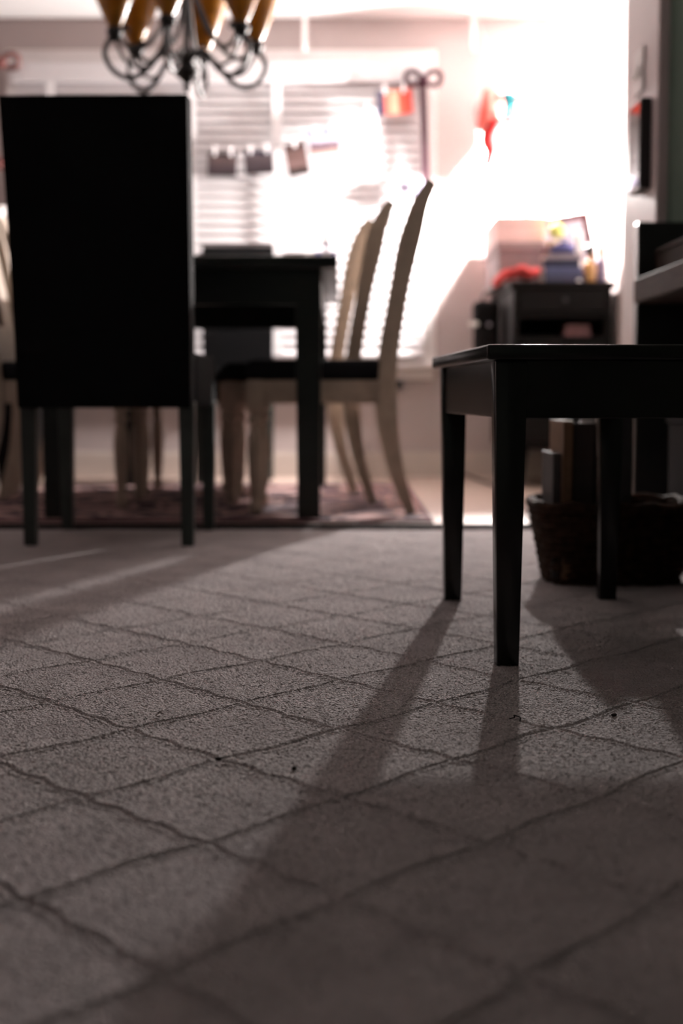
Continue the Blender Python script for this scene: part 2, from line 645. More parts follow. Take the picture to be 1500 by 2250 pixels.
# ------------------------------------------------------------------ black upholstered chairs at the table ends
def parsons(name, label, loc, rz, wdt, top, thick=.075, lean=.085, depth=.44):
    t = thing(name, label, 'chair', loc, (0, 0, rz))
    hw = wdt / 2
    # back is at -y (towards viewer when rz = 0); upholstered slab leaning outwards, widening a little to the top
    b = bmesh.new()
    rows = 8
    ring = []
    for i in range(rows + 1):
        f = i / rows
        z = .345 + (top - .345) * f
        y = -.02 - lean * f ** 1.4
        k = hw * (0.955 + .045 * f)
        ring.append([b.verts.new(c) for c in ((-k, y - thick / 2, z), (k, y - thick / 2, z), (k, y + thick / 2, z), (-k, y + thick / 2, z))])
    for a, c in zip(ring, ring[1:]):
        for i in range(4):
            j = (i + 1) % 4
            b.faces.new((a[i], a[j], c[j], c[i]))
    b.faces.new(ring[0][::-1])
    b.faces.new(ring[-1])
    ed = [e for e in b.edges if len(e.link_faces) == 2 and e.calc_face_angle(0) > .8]
    bmesh.ops.bevel(b, geom=ed, offset=.009, segments=3, affect='EDGES', profile=.5)
    MB().bm(b).build('backrest', 'fabric', t, smooth=True)
    MB().box(-hw * .97, hw * .97, .02, depth, .345, .485, .02, 3).build('seat', 'fabric', t, smooth=True)
    for s in (-1, 1):
        MB().frustum((s * hw * .885, -.012, 0), (.015, .015), (s * hw * .885, -.005, .36), (.020, .020), .002).build('leg', 'dleg', t)
        MB().frustum((s * hw * .885, depth - .04, 0), (.015, .015), (s * hw * .885, depth - .04, .36), (.020, .020), .002).build('leg', 'dleg', t)
    return t


parsons('upholstered_chair', 'tall black upholstered chair standing on the carpet at the table end', (-0.582, 3.565, 0), math.radians(-2), .448, 1.082)
parsons('upholstered_chair', 'narrow black upholstered chair at the table end under the window blind', (-0.459, 6.33, 0), PI, .315, 1.03, lean=.05, depth=.37)

# ------------------------------------------------------------------ cream dining chairs
POST = [(0, 0, .030), (-.030, .095, .038), (-.055, .19, .046), (-.072, .318, .058), (-.070, .475, .054), (-.034, .70, .052),
        (.000, .866, .064), (.026, .96, .053), (.062, 1.028, .034)]
POSTC = catmull(POST, 5)


def post_x(z):
    zs = [p[1] for p in POSTC]
    return float(np.interp(z, zs, [p[0] for p in POSTC]))


def make_cream_chair(label, group):
    t = thing('dining_chair', label, 'chair', group=group)
    for s in (-1, 1):
        MB().strip(POSTC, s * .20 - .018, s * .20 + .018).build('rear_leg', 'cream', t, smooth=True)
    # crest rail and lower rail follow the posts
    def band(z0, z1, w, y0, y1, nm):
        zz = np.linspace(z0, z1, 8)
        MB().strip([(post_x(z), z, w) for z in zz], y0, y1).build(nm, 'cream', t, smooth=True)
    band(.93, 1.026, .026, -.183, .183, 'crest_rail')
    band(.485, .60, .022, -.183, .183, 'lower_rail')
    for y in (-.114, .114):
        band(.60, .93, .010, y - .058, y + .069, 'back_slat') if y > 0 else band(.60, .93, .010, y - .069, y + .058, 'back_slat')
    MB().box(-.515, -.088, -.205, .205, .418, .482, .022, 3).build('seat_cushion', 'cush', t, smooth=True)
    MB().box(-.50, -.478, -.175, .175, .345, .418, .003).build('apron', 'cream', t)
    MB().box(-.105, -.085, -.183, .183, .345, .418, .003).build('apron', 'cream', t)
    for s in (-1, 1):
        MB().box(-.475, -.095, s * .198 - .011, s * .198 + .011, .345, .418, .003).build('apron', 'cream', t)
        pf = [(.014, 0), (.020, .012), (.021, .03), (.014, .045), (.017, .06), (.022, .12), (.0255, .19), (.024, .24), (.016, .275),
              (.022, .285), (.024, .295), (.016, .308), (.022, .32)]
        leg = MB().lathe(pf, (-.487, s * .195, 0), 16)
        leg.box(-.512, -.462, s * .195 - .025, s * .195 + .025, .32, .42, .003)
        leg.build('front_leg', 'cream', t, smooth=True)
    return t


lab_r = 'cream wooden dining chair with black cushion on the lamp side of the table'
lab_l = 'cream wooden dining chair with black cushion on the sideboard side of the table'
c1 = make_cream_chair(lab_r, 'cream chairs on the lamp side')
spots = [(0.217, 4.655, 0), (0.108, 5.112, 0), (0.048, 5.62, 0)]
for i, (x, y, a) in enumerate(spots):
    o = c1 if i == 0 else copy_tree(c1)
    o.location = (x, y, .004)
    o.rotation_euler = (0, 0, a)
    o['label'] = ['cream dining chair with black cushion standing closest to the dark threshold strip',
                  'cream dining chair with black cushion, middle of three on the lamp side of the table',
                  'cream dining chair with black cushion on the lamp side, closest to the window'][i]
for j, (x, y) in enumerate(((-1.213, 4.885), (-1.213, 5.42))):
    o = copy_tree(c1)
    o.location = (x, y, .004)
    o.rotation_euler = (0, 0, PI)
    tag(o, ['cream dining chair across the table, right behind the tall black chair',
            'cream dining chair across the table, next to the dark sideboard'][j], 'chair', 'cream chairs on the sideboard side')

# ------------------------------------------------------------------ rug
r = thing('area_rug', 'patterned maroon and rose area rug under the dining table', 'rug', (-0.55, 5.09, 0))
MB().box(-.70, .81, -.85, .85, -.006, .004, .002).build('rug_field', 'rug', r)
for a in (MB().box(-.715, .825, -.865, -.848, -.006, .005, .002), MB().box(-.715, .825, .848, .865, -.006, .005, .002),
          MB().box(-.715, -.698, -.848, .848, -.006, .005, .002), MB().box(.808, .825, -.848, .848, -.006, .005, .002)):
    a.build('binding', 'rugedge', r)

# ------------------------------------------------------------------ bench in the foreground
bn = thing('piano_bench', 'dark espresso wooden bench with tapered legs on the carpet', 'bench', (.3625, 2.303, 0), (0, 0, math.radians(2.5)))
BL, BW, BZ = .315, .144, .447
tp = MB().box(-BW - .036, BW + .036, -BL - .036, BL + .036, BZ - .021, BZ, .004, 3)
tp.build('bench_top', 'bench', bn, smooth=True)
for s in (-1, 1):
    MB().box(-BW, BW, s * (BL + .008) - .010, s * (BL + .008) + .010, .346, BZ - .021, .0015).build('apron', 'bench', bn)
    MB().box(s * (BW + .008) - .010, s * (BW + .008) + .010, -BL, BL, .346, BZ - .021, .0015).build('apron', 'bench', bn)
    for q in (-1, 1):
        MB().frustum((s * BW, q * BL, -.004), (.0155, .0155), (s * BW, q * BL, BZ - .021), (.0225, .0225), .002).build('leg', 'bench', bn, smooth=True)

# ------------------------------------------------------------------ piano along the green wall
pn = thing('upright_piano', 'dark walnut console piano with closed key lid against the green wall', 'piano', (1.10, 3.10, 0))
ex = 1.10
MB().box(.769 - ex, 1.40 - ex, .64, .68, 0, .825, .005).build('side_panel', 'pblack', pn)
MB().box(.769 - ex, 1.40 - ex, -.68, -.64, 0, .825, .005).build('side_panel', 'pblack', pn)
MB().box(.760 - ex, 1.16 - ex, -.64, .64, .614, .677, .004).build('keybed', 'piano', pn)
ld = MB().prism([(.818 - ex, .675), (.813 - ex, .740), (.822 - ex, .750), (1.04 - ex, .78), (1.04 - ex, .675)], -.638, .638)
lid = ld.build('key_lid', 'piano', pn)
MB().box(.806 - ex, .816 - ex, -.6, .6, .740, .749, .002).build('lid_lip', 'piano', lid)
MB().box(1.04 - ex, 1.38 - ex, -.638, .638, .677, .817, .004).build('upper_case', 'pblack', pn)
MB().box(1.16 - ex, 1.38 - ex, -.638, .638, .08, .615, .004).build('lower_panel', 'pblack', pn)
for q in (-.06, 0, .06):
    MB().box(1.07 - ex, 1.16 - ex, q - .012, q + .012, .045, .058, .004).build('pedal', 'brass', pn)
MB().box(1.15 - ex, 1.38 - ex, -.3, .3, .0, .08, .004).build('pedal_base', 'pblack', pn)

# ------------------------------------------------------------------ console cabinet under the lamp
cz = .828
cs = thing('console_cabinet', 'black console cabinet with open shelf standing on feet below the lamp', 'cabinet', (.895, 6.07, 0))
ox, oy = .895, 6.07
X0, X1, Y0, Y1 = .69 - ox, 1.085 - ox, 5.76 - oy, 6.55 - oy
MB().box(X0 - .012, X1 + .012, Y0 - .012, Y1, cz - .028, cz, .004).build('cabinet_top', 'ebony', cs)
MB().box(X0, X0 + .022, Y0, Y1, .155, cz - .028, .002).build('side_panel', 'ebony', cs)
MB().box(X1 - .022, X1, Y0, Y1, .155, cz - .028, .002).build('side_panel', 'ebony', cs)
MB().box(X0 + .022, X1 - .022, Y1 - .012, Y1, .155, cz - .028).build('back_panel', 'ebony', cs)
for z in (.155, .59, .685):
    MB().box(X0 + .022, X1 - .022, Y0 + .004, Y1 - .012, z, z + .02, .001).build('shelf', 'ebony', cs)
dr = MB().box(X0 + .024, X1 - .024, Y0 - .006, Y0 + .012, .708, cz - .030, .003).build('drawer_front', 'ebony', cs)
MB().ball((0, Y0 - .018, .752), .011).build('knob', 'black', dr, smooth=True)
for s in (-1, 1):
    d = MB().box(min(s * .004, s * .172), max(s * .004, s * .172), Y0 - .006, Y0 + .012, .178, .588, .003).build('door', 'ebony', cs)
    MB().ball((s * .02, Y0 - .016, .40), .010).build('knob', 'black', d, smooth=True)
    for yy in (Y0 + .03, Y1 - .03):
        MB().frustum((s * .172, yy, -.004), (.014, .014), (s * .16, yy, .158), (.022, .022), .002).build('foot', 'ebony', cs)
pk = thing('cloth_bundle', 'small folded mauve pink cloth bundle on the open cabinet shelf', 'cloth', (.965, 5.90, .610))
MB().box(-.055, .055, -.06, .06, 0, .026, .012, 3).build('fold', mat('mauve_cloth', (.40, .20, .22), .9, .2, 30), pk, smooth=True)
MB().box(-.050, .052, -.055, .058, .026, .052, .012, 3).build('fold', mat('rose_cloth', (.36, .19, .2), .9, .2, 30), pk, smooth=True)

# ------------------------------------------------------------------ table lamp with bare bulb
lp = thing('table_lamp', 'small table lamp with a bare glowing bulb on the pale pink box', 'lamp', (BULB[0], BULB[1], 1.111))
bz = BULB[2] - 1.111
MB().lathe([(.034, 0), (.036, .006), (.031, .014), (.013, .026), (.010, .05), (.015, .08), (.013, .11), (.009, bz - .11)], seg=24).build('lamp_base', mat('blue_grey_ceramic', (.16, .15, .22), .25, .15, 10), lp, smooth=True)
MB().lathe([(.010, bz - .112), (.017, bz - .105), (.019, bz - .06), (.016, bz - .048), (.013, bz - .043)], seg=18).build('socket', 'brass', lp, smooth=True)
bu = MB().lathe([(.011, -.047), (.013, -.040), (.016, -.032), (.024, -.018), (.029, -.006), (.030, .004), (.027, .015), (.019, .025), (.009, .0295), (.002, .0305)],
                (0, 0, bz), 16)
bu.build('bulb', mat_emit('glowing_bulb', (1.0, 0.95, 0.92), BULB_E), lp, smooth=True)
MB().lathe([(.015, bz - .062), (.026, bz - .060), (.029, bz - .056), (.027, bz - .057), (.015, bz - .058)], seg=28).build('shade_holder', 'brass', lp, smooth=True)

# ------------------------------------------------------------------ things on the console
def on_console(name, label, cat, x, y):
    return thing(name, label, cat, (x, y, cz))


k = on_console('cardboard_box', 'long pale pink cardboard box on top of the mauve box', 'box', .740, 6.225)
k.location.z = 1.005
mpk = mat('pale_pink_card', (.62, .44, .42), .8, .06, 12)
MB().box(-.097, .102, -.270, .270, 0, .100, .003).build('box_body', mpk, k)
MB().box(-.100, .105, -.273, .273, .074, .106, .003).build('box_lid', mat('pink_card_lid', (.66, .48, .46), .8, .06, 12), k)
k = on_console('storage_box', 'dull mauve lidded box under the pale pink box', 'box', .742, 6.225)
MB().box(-.090, .090, -.272, .272, 0, .142, .004).build('box_body', mat('mauve_card', (.20, .14, .145), .8, .1, 12), k)
MB().box(-.096, .096, -.278, .278, .142, .177, .004).build('box_lid', mat('mauve_lid', (.24, .17, .175), .8, .1, 12), k)

k = on_console('folded_scarf', 'red knitted scarf draped over the end of the black console', 'scarf', .700, 5.825)
mred = mat('red_knit', (.55, .06, .06), .9, .25, 60, .6, 200)
pts = []
g = MB()
nx, ny = 16, 8
vs, fs = [], []
for j in range(ny + 1):
    for i in range(nx + 1):
        u, v = i / nx, j / ny
        x = -.07 + u * .165
        y = -.085 + v * .16
        z = .030 + .012 * math.sin(v * 9 + u * 3) + .006 * math.sin(u * 14)
        if x < -.025:
            z -= (-.025 - x) * 0.95
        vs.append((x, y, z))
for j in range(ny):
    for i in range(nx):
        a = j * (nx + 1) + i
        fs.append((a, a + 1, a + nx + 2, a + nx + 1))
g.add(vs, fs)
o = g.build('scarf_cloth', mred, k, smooth=True)
md = o.modifiers.new('thick', 'SOLIDIFY')
md.thickness = .018
md.offset = -1

bk = [('hardback_book', 'dark blue hardback lying lowest in the console book pile', (.02, .02, .06), 0.0, .034, .10),
      ('hardback_book', 'slate blue hardback in the middle of the console book pile', (.05, .06, .14), .034, .026, .095),
      ('hardback_book', 'navy hardback third up in the console book pile', (.012, .012, .04), .060, .030, .09),
      ('hardback_book', 'grey mauve hardback on top of the console book pile', (.20, .17, .20), .090, .022, .092)]
for n, l, c, z, h, w2 in bk:
    k = thing(n, l, 'book', (.895 + random.uniform(-.006, .006), 5.84, cz + z), (0, 0, random.uniform(-.12, .12)))
    mc = mat('cover_' + str(int(z * 1000)), c, .4, .1, 20)
    MB().box(-w2 * .82, w2 * .82, -.06, .06, 0, .003, .001).build('cover', mc, k)
    MB().box(-w2 * .82, w2 * .82, -.06, .06, h - .003, h, .001).build('cover', mc, k)
    MB().box(-w2 * .82, w2 * .82, -.06, -.057, 0, h, .001).build('spine', mc, k)
    MB().box(-w2 * .80, w2 * .80, -.057, .056, .003, h - .003).build('pages', mat('paper', (.55, .5, .45), .9, .05, 60), k)
k = thing('fabric_pouch', 'small dark blue fabric pouch slumped on the book pile', 'pouch', (.905, 5.85, cz + .112))
MB().lathe([(.004, 0), (.044, .004), (.055, .018), (.046, .036), (.02, .052), (.012, .060), (.018, .068)], seg=16, sx=1.1, sy=.7).build('pouch_body', mat('navy_cloth', (.03, .03, .10), .9, .3, 40), k, smooth=True)
MB().tube([(.013 * 1.1 * math.cos(a), .013 * .7 * math.sin(a), .060) for a in np.linspace(0, 2 * PI, 12, endpoint=False)], .003, 6, True).build('drawstring', 'tape', k)
k = thing('tennis_ball', 'pale yellow green ball resting on the blue pouch', 'ball', (.882, 5.90, cz + .205))
MB().ball((0, 0, .012), .033, 3).build('ball_felt', mat('yellow_felt', (.55, .58, .16), .9, .1, 80, .4, 300), k, smooth=True)
MB().tube([(.0335 * math.cos(a), .0335 * math.sin(a) * .8, .012 + .0335 * .6 * math.sin(2 * a) * .5) for a in np.linspace(0, 2 * PI, 24, endpoint=False)], .0014, 5, True).build('seam', 'plastic_w', k)
k = thing('storage_tin', 'low dull brown tin behind the book pile', 'tin', (.882, 5.98, cz))
MB().lathe([(.028, 0), (.03, .004), (.03, .160), (.028, .166)], seg=18).build('tin_body', mat('brown_tin', (.18, .12, .09), .4, .1, 20), k, smooth=True)
MB().lathe([(.032, .160), (.032, .178), (.029, .182), (.005, .182)], seg=18).build('tin_lid', mat('brown_lid', (.22, .15, .1), .4, .1, 20), k, smooth=True)

# tilted picture frame
k = thing('picture_frame', 'tilted dark red picture frame with pale print leaning on the console', 'frame', (.985, 6.10, cz + .02), (math.radians(-14), math.radians(-9), 0))
fm = mat('dark_red_frame', (.03, .005, .005), .7, .2, 20, spec=.05)
W2, Hh = .115, .30
for x0, x1, z0, z1 in ((-W2, W2, 0, .026), (-W2, W2, Hh - .026, Hh), (-W2, -W2 + .026, .026, Hh - .026), (W2 - .026, W2, .026, Hh - .026)):
    MB().box(x0, x1, -.012, .012, z0, z1, .003).build('frame_rail', fm, k)
MB().box(-W2 + .016, W2 - .016, -.004, .006, .016, Hh - .016).build('print', mat('pale_print', (.26, .24, .28), .7, .12, 8, spec=.1), k)
MB().box(-W2 + .01, W2 - .01, .006, .010, .01, Hh - .01).build('backing', 'black', k)

k = on_console('pillar_candle', 'tall white candle standing on the console before the frame', 'candle', .955, 5.80)
MB().lathe([(.020, 0), (.021, .006), (.015, .02), (.014, .13), (.016, .16), (.0165, .20), (.012, .206), (.003, .203)], seg=18).build('wax', 'plastic_w', k, smooth=True)
MB().tube([(0, 0, .20), (.001, 0, .21), (.003, 0, .217)], .0015, 6).build('wick', 'black', k)
k = on_console('amber_bottle', 'amber glass bottle with black stopper at the console end', 'bottle', 1.005, 5.82)
MB().lathe([(.024, 0), (.026, .004), (.026, .066), (.022, .078), (.010, .090), (.009, .108), (.011, .112)], seg=18).build('bottle_glass', mat('amber_bottle_glass', (.36, .19, .06), .15, .1, 12), k, smooth=True)
MB().lathe([(.009, .110), (.018, .114), (.023, .128), (.022, .144), (.012, .154), (.004, .157)], seg=16).build('stopper', 'black', k, smooth=True)
k = on_console('spray_bottle', 'dark violet bottle with orange cap beside the amber bottle', 'bottle', 1.052, 5.86)
MB().lathe([(.020, 0), (.022, .004), (.022, .085), (.014, .100), (.010, .104)], seg=16).build('bottle_body', mat('violet_plastic', (.07, .05, .11), .4, .1, 20), k, smooth=True)
MB().lathe([(.012, .104), (.0125, .13), (.012, .15), (.004, .153)], seg=16).build('cap', mat('orange_cap', (.35, .09, .03), .4, .1, 20), k, smooth=True)
# black shoulder bag on the cabinet's side
k = thing('shoulder_bag', 'black shoulder bag with white tag hanging at the console side', 'bag', (.617, 6.15, .55))
MB().box(-.05, .055, -.055, .055, 0, .20, .03, 4).build('bag_body', mat('black_nylon', (.006, .0055, .006), .8, .3, 40, .4, 150, spec=.1), k, smooth=True)
MB().box(-.053, .058, -.058, .058, .135, .225, .025, 4).build('flap', mat('black_nylon_flap', (.007, .006, .0065), .8, .3, 40, .4, 150, spec=.1), k, smooth=True)
MB().tube(catmull([(-.02, -.03, .21), (.0, -.025, .26), (.07, -.01, .285), (.10, .01, .285)], 5), .006, 8).build('strap', 'black', k, smooth=True)
MB().box(-.075, -.035, -.067, -.058, .115, .135, .004).build('tag', 'plastic_w', k)
MB().ball((.01, -.06, .122), .009).build('buckle', 'brass', k, smooth=True)

# ------------------------------------------------------------------ sweet-striped ornament hanging before the wall by the bulb
k = thing('hanging_ornament', 'red and white candy ornament with teal bow hanging beside the glowing bulb', 'ornament', (.662, 6.395, 1.622))
k.scale = (1, 2.3, 1)
stripe = mat_bands('candy_stripe', [(.60, .50, .48), (.50, .06, .045), (.58, .16, .13), (.45, .03, .025), (.55, .12, .10)], 'X', rough=.6, spec=.3)
redm = mat('ornament_red', (.35, .015, .015), .9, .25, 25, spec=.2)
teal = mat('ornament_teal', (.01, .12, .14), .9, .3, 25, spec=.2)
mint = mat('ornament_mint_white', (.55, .65, .61), .9, .05, 25, spec=.2)
d = MB().ball((0, 0, 0), .098, 3, (.72, .45, 1.0))
d.build('candy_disc', stripe, k, loc=(-.015, 0, .0), rot=(0, math.radians(8), 0), smooth=True)
ring = MB().tube([(.031 * math.cos(a), 0, .042 * math.sin(a)) for a in np.linspace(0, 2 * PI, 24, endpoint=False)], .016, 10, True)
ring.build('candy_ring', mat_bands('ring_stripe', [(.50, .05, .04), (.60, .40, .37), (.45, .03, .025)], 'Z', rough=.6, spec=.3), k, loc=(.182, .0, .075), rot=(0, math.radians(-30), 0), smooth=True)
MB().ball((0, 0, 0), .044, 2, (.8, .6, 1.1)).build('candy_bud', mat('pink_candy', (.58, .20, .17), .9, .1, 20, spec=.2), k, loc=(.125, 0, .028), smooth=True)
bw = MB()
bw.ball((.072, 0, .055), .034, 2, (1.1, .7, .75))
bw.lathe([(.012, -.06), (.026, -.02), (.030, .02), (.02, .05)], (.078, 0, -.005), 14)
bw.build('bow', teal, k, smooth=True)
rb = catmull([(.02, 0, -.07), (.0, 0, -.12), (.012, 0, -.17), (.0, 0, -.215), (-.012, 0, -.25)], 6)
MB().tube(rb, [.052 - .026 * i / (len(rb) - 1) for i in range(len(rb))], 12).build('ribbon_body', redm, k, smooth=True)
MB().tube(catmull([(.02, 0, -.085), (.06, 0, -.065), (.11, 0, -.035)], 5), .026, 10).build('ribbon_arm', redm, k, smooth=True)
MB().ball((-.02, 0, -.262), .036, 2, (1, .7, .8)).build('cuff', mint, k, smooth=True)
MB().tube([(.012, 0, -.262), (.026, 0, -.285), (.045, 0, -.30)], [.012, .009, .004], 8).build('tip', teal, k, smooth=True)
MB().tube([(.02, 0, .09), (.0, .02, .25), (-.05, .08, SOFF - 1.62)], .0012, 5).build('hanging_thread', 'tape', k)

# ------------------------------------------------------------------ photo garland before the blind
gy = 6.445
zf = lambda yy: (865 - yy) / 3125 * 6.47 * 0.985 + .38
GP = {}


def px(x, y, Y=gy):
    th = math.atan(260 / 3125)
    a, b2 = (x - 750) / 3125, (1125 - y) / 3125
    dy, dz = math.cos(th) + b2 * math.sin(th), -math.sin(th) + b2 * math.cos(th)
    return Vector((a / dy * Y, Y, CAM_H + dz / dy * Y))


gpts = [px(*q) for q in ((922, 190), (868, 200), (792, 243), (716, 284), (652, 316), (570, 326), (488, 331), (420, 338), (330, 330), (200, 310), (10, 350))]
gpts = [gpts[0] + Vector((0, 0, 0))] + gpts[1:]
MBs = MB().tube(catmull(gpts, 6), .0022, 6)
tag(MBs.build('garland_string', mat('brown_twine', (.12, .07, .06), .9, .2, 60)), 'brown twine strung across the blind carrying photo cards', 'string')
cards = [
    ((867, 224), .155, .105, 4, 'red photo card with a dark corner at the garland bow', [(.02, .02, .05), (.50, .12, .08), (.62, .26, .18), (.42, .05, .03), (.34, .03, .02)], 'X', 0),
    ((793, 272), .150, .110, 12, 'white greeting card with pink lower edge on the twine', [(.62, .35, .36), (.66, .62, .66), (.68, .66, .75), (.70, .68, .72)], 'Z', .1),
    ((712, 312), .135, .105, 5, 'blue and tan photo card on the twine', [(.30, .20, .17), (.12, .08, .10), (.45, .42, .5), (.12, .20, .55)], 'Z', .18),
    ((652, 350), .095, .140, 10, 'narrow dark brown upright photo card on the twine', [(.02, .014, .014), (.13, .08, .075), (.10, .06, .055), (.05, .03, .03)], 'Z', .1),
    ((569, 356), .130, .105, 3, 'near black photo card between brown and mottled cards', [(.02, .015, .018), (.04, .03, .035), (.06, .045, .05), (.03, .03, .05)], 'Z', .2),
    ((488, 361), .130, .105, -2, 'mottled dark photo card next to the chair back', [(.02, .015, .018), (.05, .035, .04), (.08, .055, .055), (.04, .03, .035)], 'Z', .2),
]
for i, (c, w2, h2, tilt, lab, cols, ax, wp) in enumerate(cards):
    P = px(*c)
    k = thing('photo_card', lab, 'photo', P, (0, math.radians(-tilt), 0), 'cards on the garland')
    MB().box(-w2 / 2, w2 / 2, -.0012, .0012, -h2 / 2, h2 / 2).build('print', mat_bands('print_%d' % i, cols, ax, rough=.35, warp=wp), k)
    for s in (-.55, .55) if w2 > .12 else (0,):
        MB().box(s * w2 / 2 - .006, s * w2 / 2 + .006, -.007, .007, h2 / 2 - .016, h2 / 2 + .026, .002).build('clothespin', 'tape', k)

# bows at both ends
def bow(name, label, loc, m1, tail):
    k = thing(name, label, 'bow', loc)
    for s in (-1, 1):
        lo = MB().tube(catmull([(0, 0, 0), (s * .035, -.012, .038), (s * .075, -.006, .03), (s * .07, .004, -.012), (s * .03, .004, -.014), (0, 0, 0)], 5), .012, 8)
        lo.build('loop', m1, k, smooth=True)
    MB().ball((0, -.008, 0), .024, 2, (1, .8, 1.1)).build('knot', m1, k, smooth=True)
    if tail:
        MB().box(-.016, .014, -.003, .003, -tail, -.01, .002).build('tail', m1, k, rot=(0, math.radians(-2), 0))
    return k


plum = mat('plum_ribbon', (.028, .010, .016), .8, .25, 30, spec=.1)
bow('ribbon_bow', 'plum ribbon bow with long tail at the window corner', px(929, 178), plum, .44)
k = thing('paper_flower', 'grey lilac paper flower pinned below the plum ribbon tail', 'paper flower', px(905, 412))
lil = mat('lilac_paper', (.30, .27, .36), .8, .2, 30)
for i in range(6):
    a = i * PI / 3
    MB().ball((.04 * math.cos(a), 0, .028 * math.sin(a)), .026, 2, (1.1, .4, .8)).build('petal', lil, k, smooth=True)
MB().ball((0, -.012, 0), .018, 2).build('flower_centre', mat('pale_paper', (.6, .55, .6), .8, .1, 30), k, smooth=True)
rust = mat('rust_ribbon', (.12, .03, .025), .6, .25, 30)
bow('ribbon_bow', 'rust red ribbon bow at the window corner over the sideboard', px(2, 140), rust, 0)
bow('ribbon_bow', 'rust red ribbon bow hanging low at the twine end over the sideboard', px(0, 362), rust, 0)

# hooks under the soffit
for X, lab in ((-.165, 'small white hook strip hanging under the soffit above the blind'), (.588, 'small white hook strip hanging under the soffit above the ornament')):
    k = thing('ceiling_hook', lab, 'hook', (X, 6.50, SOFF), group='soffit hooks')
    MB().box(-.010, .010, -.004, .004, -.15, 0, .003).build('hook_strip', 'trim', k)
    MB().tube([(0, 0, -.145), (0, -.004, -.158), (0, -.016, -.164), (0, -.024, -.156), (0, -.024, -.146)], .007, 8).build('hook_curl', 'plastic_w', k, smooth=True)

# wall plug and cord
k = thing('wall_outlet', 'small dark plug in a wall outlet below the window sill', 'outlet', (.264, FARY, .423))
MB().box(-.03, .03, -.006, 0, -.045, .045, .003).build('cover_plate', 'wall', k)
MB().box(-.016, .016, -.032, -.006, -.018, .016, .005).build('plug', 'black', k)
cord = catmull([(.565, 6.545, .012), (.60, 6.35, .002), (.62, 6.0, .002), (.635, 5.6, .002), (.64, 5.1, .002), (.60, 4.62, .002), (.57, 4.30, .002), (.555, 4.12, .002)], 6)
tag(MB().tube(cord, .006, 8).build('power_cord', mat('brown_cord', (.05, .025, .02), .6, .2, 40), smooth=True), 'brown power cord running over the wood floor from the wall', 'cord')

# ------------------------------------------------------------------ jamb: switch and picture
k = thing('light_switch', 'pale double light switch plate on the jamb of the opening', 'switch', (JX, 4.035, 1.270))
MB().box(-.008, 0, -.058, .058, -.06, .06, .004).build('cover_plate', 'trim', k)
for q in (-.02, .02):
    MB().box(-.016, -.006, q - .009, q + .009, -.018, .018, .003, rot=(0, .2, 0)).build('rocker', 'plastic_w', k)
k = thing('framed_picture', 'small black framed picture with glossy glass hung on the jamb', 'picture', (JX, 3.955, .930))
MB().box(-.031, 0, -.077, .077, 0, .240, .003).build('frame_body', 'black', k)
MB().box(-.0325, -.030, -.070, .072, .010, .230, .0005).build('picture_glass', mat('glossy_picture_glass', (.03, .03, .03), .03, .05, 5), k)

# ------------------------------------------------------------------ sideboard and pitcher on the far left
k = thing('sideboard', 'dark sideboard below the window corner carrying a white pitcher', 'sideboard', (-1.75, 6.08, 0))
MB().box(-.50, .44, -.34, .34, .885, .925, .004).build('sideboard_top', 'ebony', k)
MB().box(-.48, .42, -.32, .33, .10, .885, .004).build('carcass', 'ebony', k)
for s in (-1, 1):
    d = MB().box(-.03 + min(s * .01, s * .43), -.03 + max(s * .01, s * .43), -.335, -.32, .14, .86, .003).build('door', 'ebony', k)
    MB().ball((-.03 + s * .04, -.345, .5), .012).build('knob', 'brass', d, smooth=True)
    for q in (-.29, .29):
        MB().frustum((-.03 + s * .41, q, -.004), (.02, .02), (-.03 + s * .41, q, .10), (.028, .028), .003).build('foot', 'ebony', k)
k = thing('pitcher', 'glossy white pitcher with curved handle on the dark sideboard', 'pitcher', (-1.415, 5.90, .925))
MB().lathe([(.045, 0), (.055, .01), (.075, .06), (.072, .11), (.045, .16), (.042, .19), (.055, .215)], seg=24).build('body', 'plastic_w', k, smooth=True)
MB().tube(catmull([(.05, 0, .19), (.10, 0, .18), (.115, 0, .12), (.07, 0, .06)], 5), .009, 8).build('handle', 'plastic_w', k, smooth=True)

# ------------------------------------------------------------------ small things on the table
k = thing('mug', 'white mug with blue band at the table corner', 'mug', (-.155, 5.05, TZ + .004))
MB().lathe([(.034, 0), (.038, .004), (.040, .045), (.040, .085), (.037, .085), (.035, .010)], seg=20).build('body', 'plastic_w', k, smooth=True)
MB().lathe([(.0405, .030), (.0412, .034), (.0412, .062), (.0405, .066)], seg=20, cap=False).build('blue_band', mat('cobalt_glaze', (.04, .05, .30), .3, .1, 20), k, smooth=True)
MB().tube(catmull([(.038, 0, .07), (.068, 0, .066), (.066, 0, .03), (.038, 0, .022)], 5), .006, 8).build('handle', mat('cobalt_handle', (.04, .05, .28), .3, .1, 20), k, smooth=True)
k = thing('tissue_box', 'white and blue tissue box standing at the table end by the window', 'box', (-.060, 5.80, TZ + .004))
MB().box(-.042, .042, -.06, .06, 0, .165, .004).build('carton', mat_bands('tissue_print', [(.12, .16, .5), (.62, .6, .68), (.66, .63, .70), (.10, .14, .5)], 'X', rough=.6, warp=.15), k)
MB().lathe([(.018, .165), (.012, .18), (.028, .20), (.01, .225)], seg=9, sy=.5).build('tissue', 'tape', k, smooth=True)

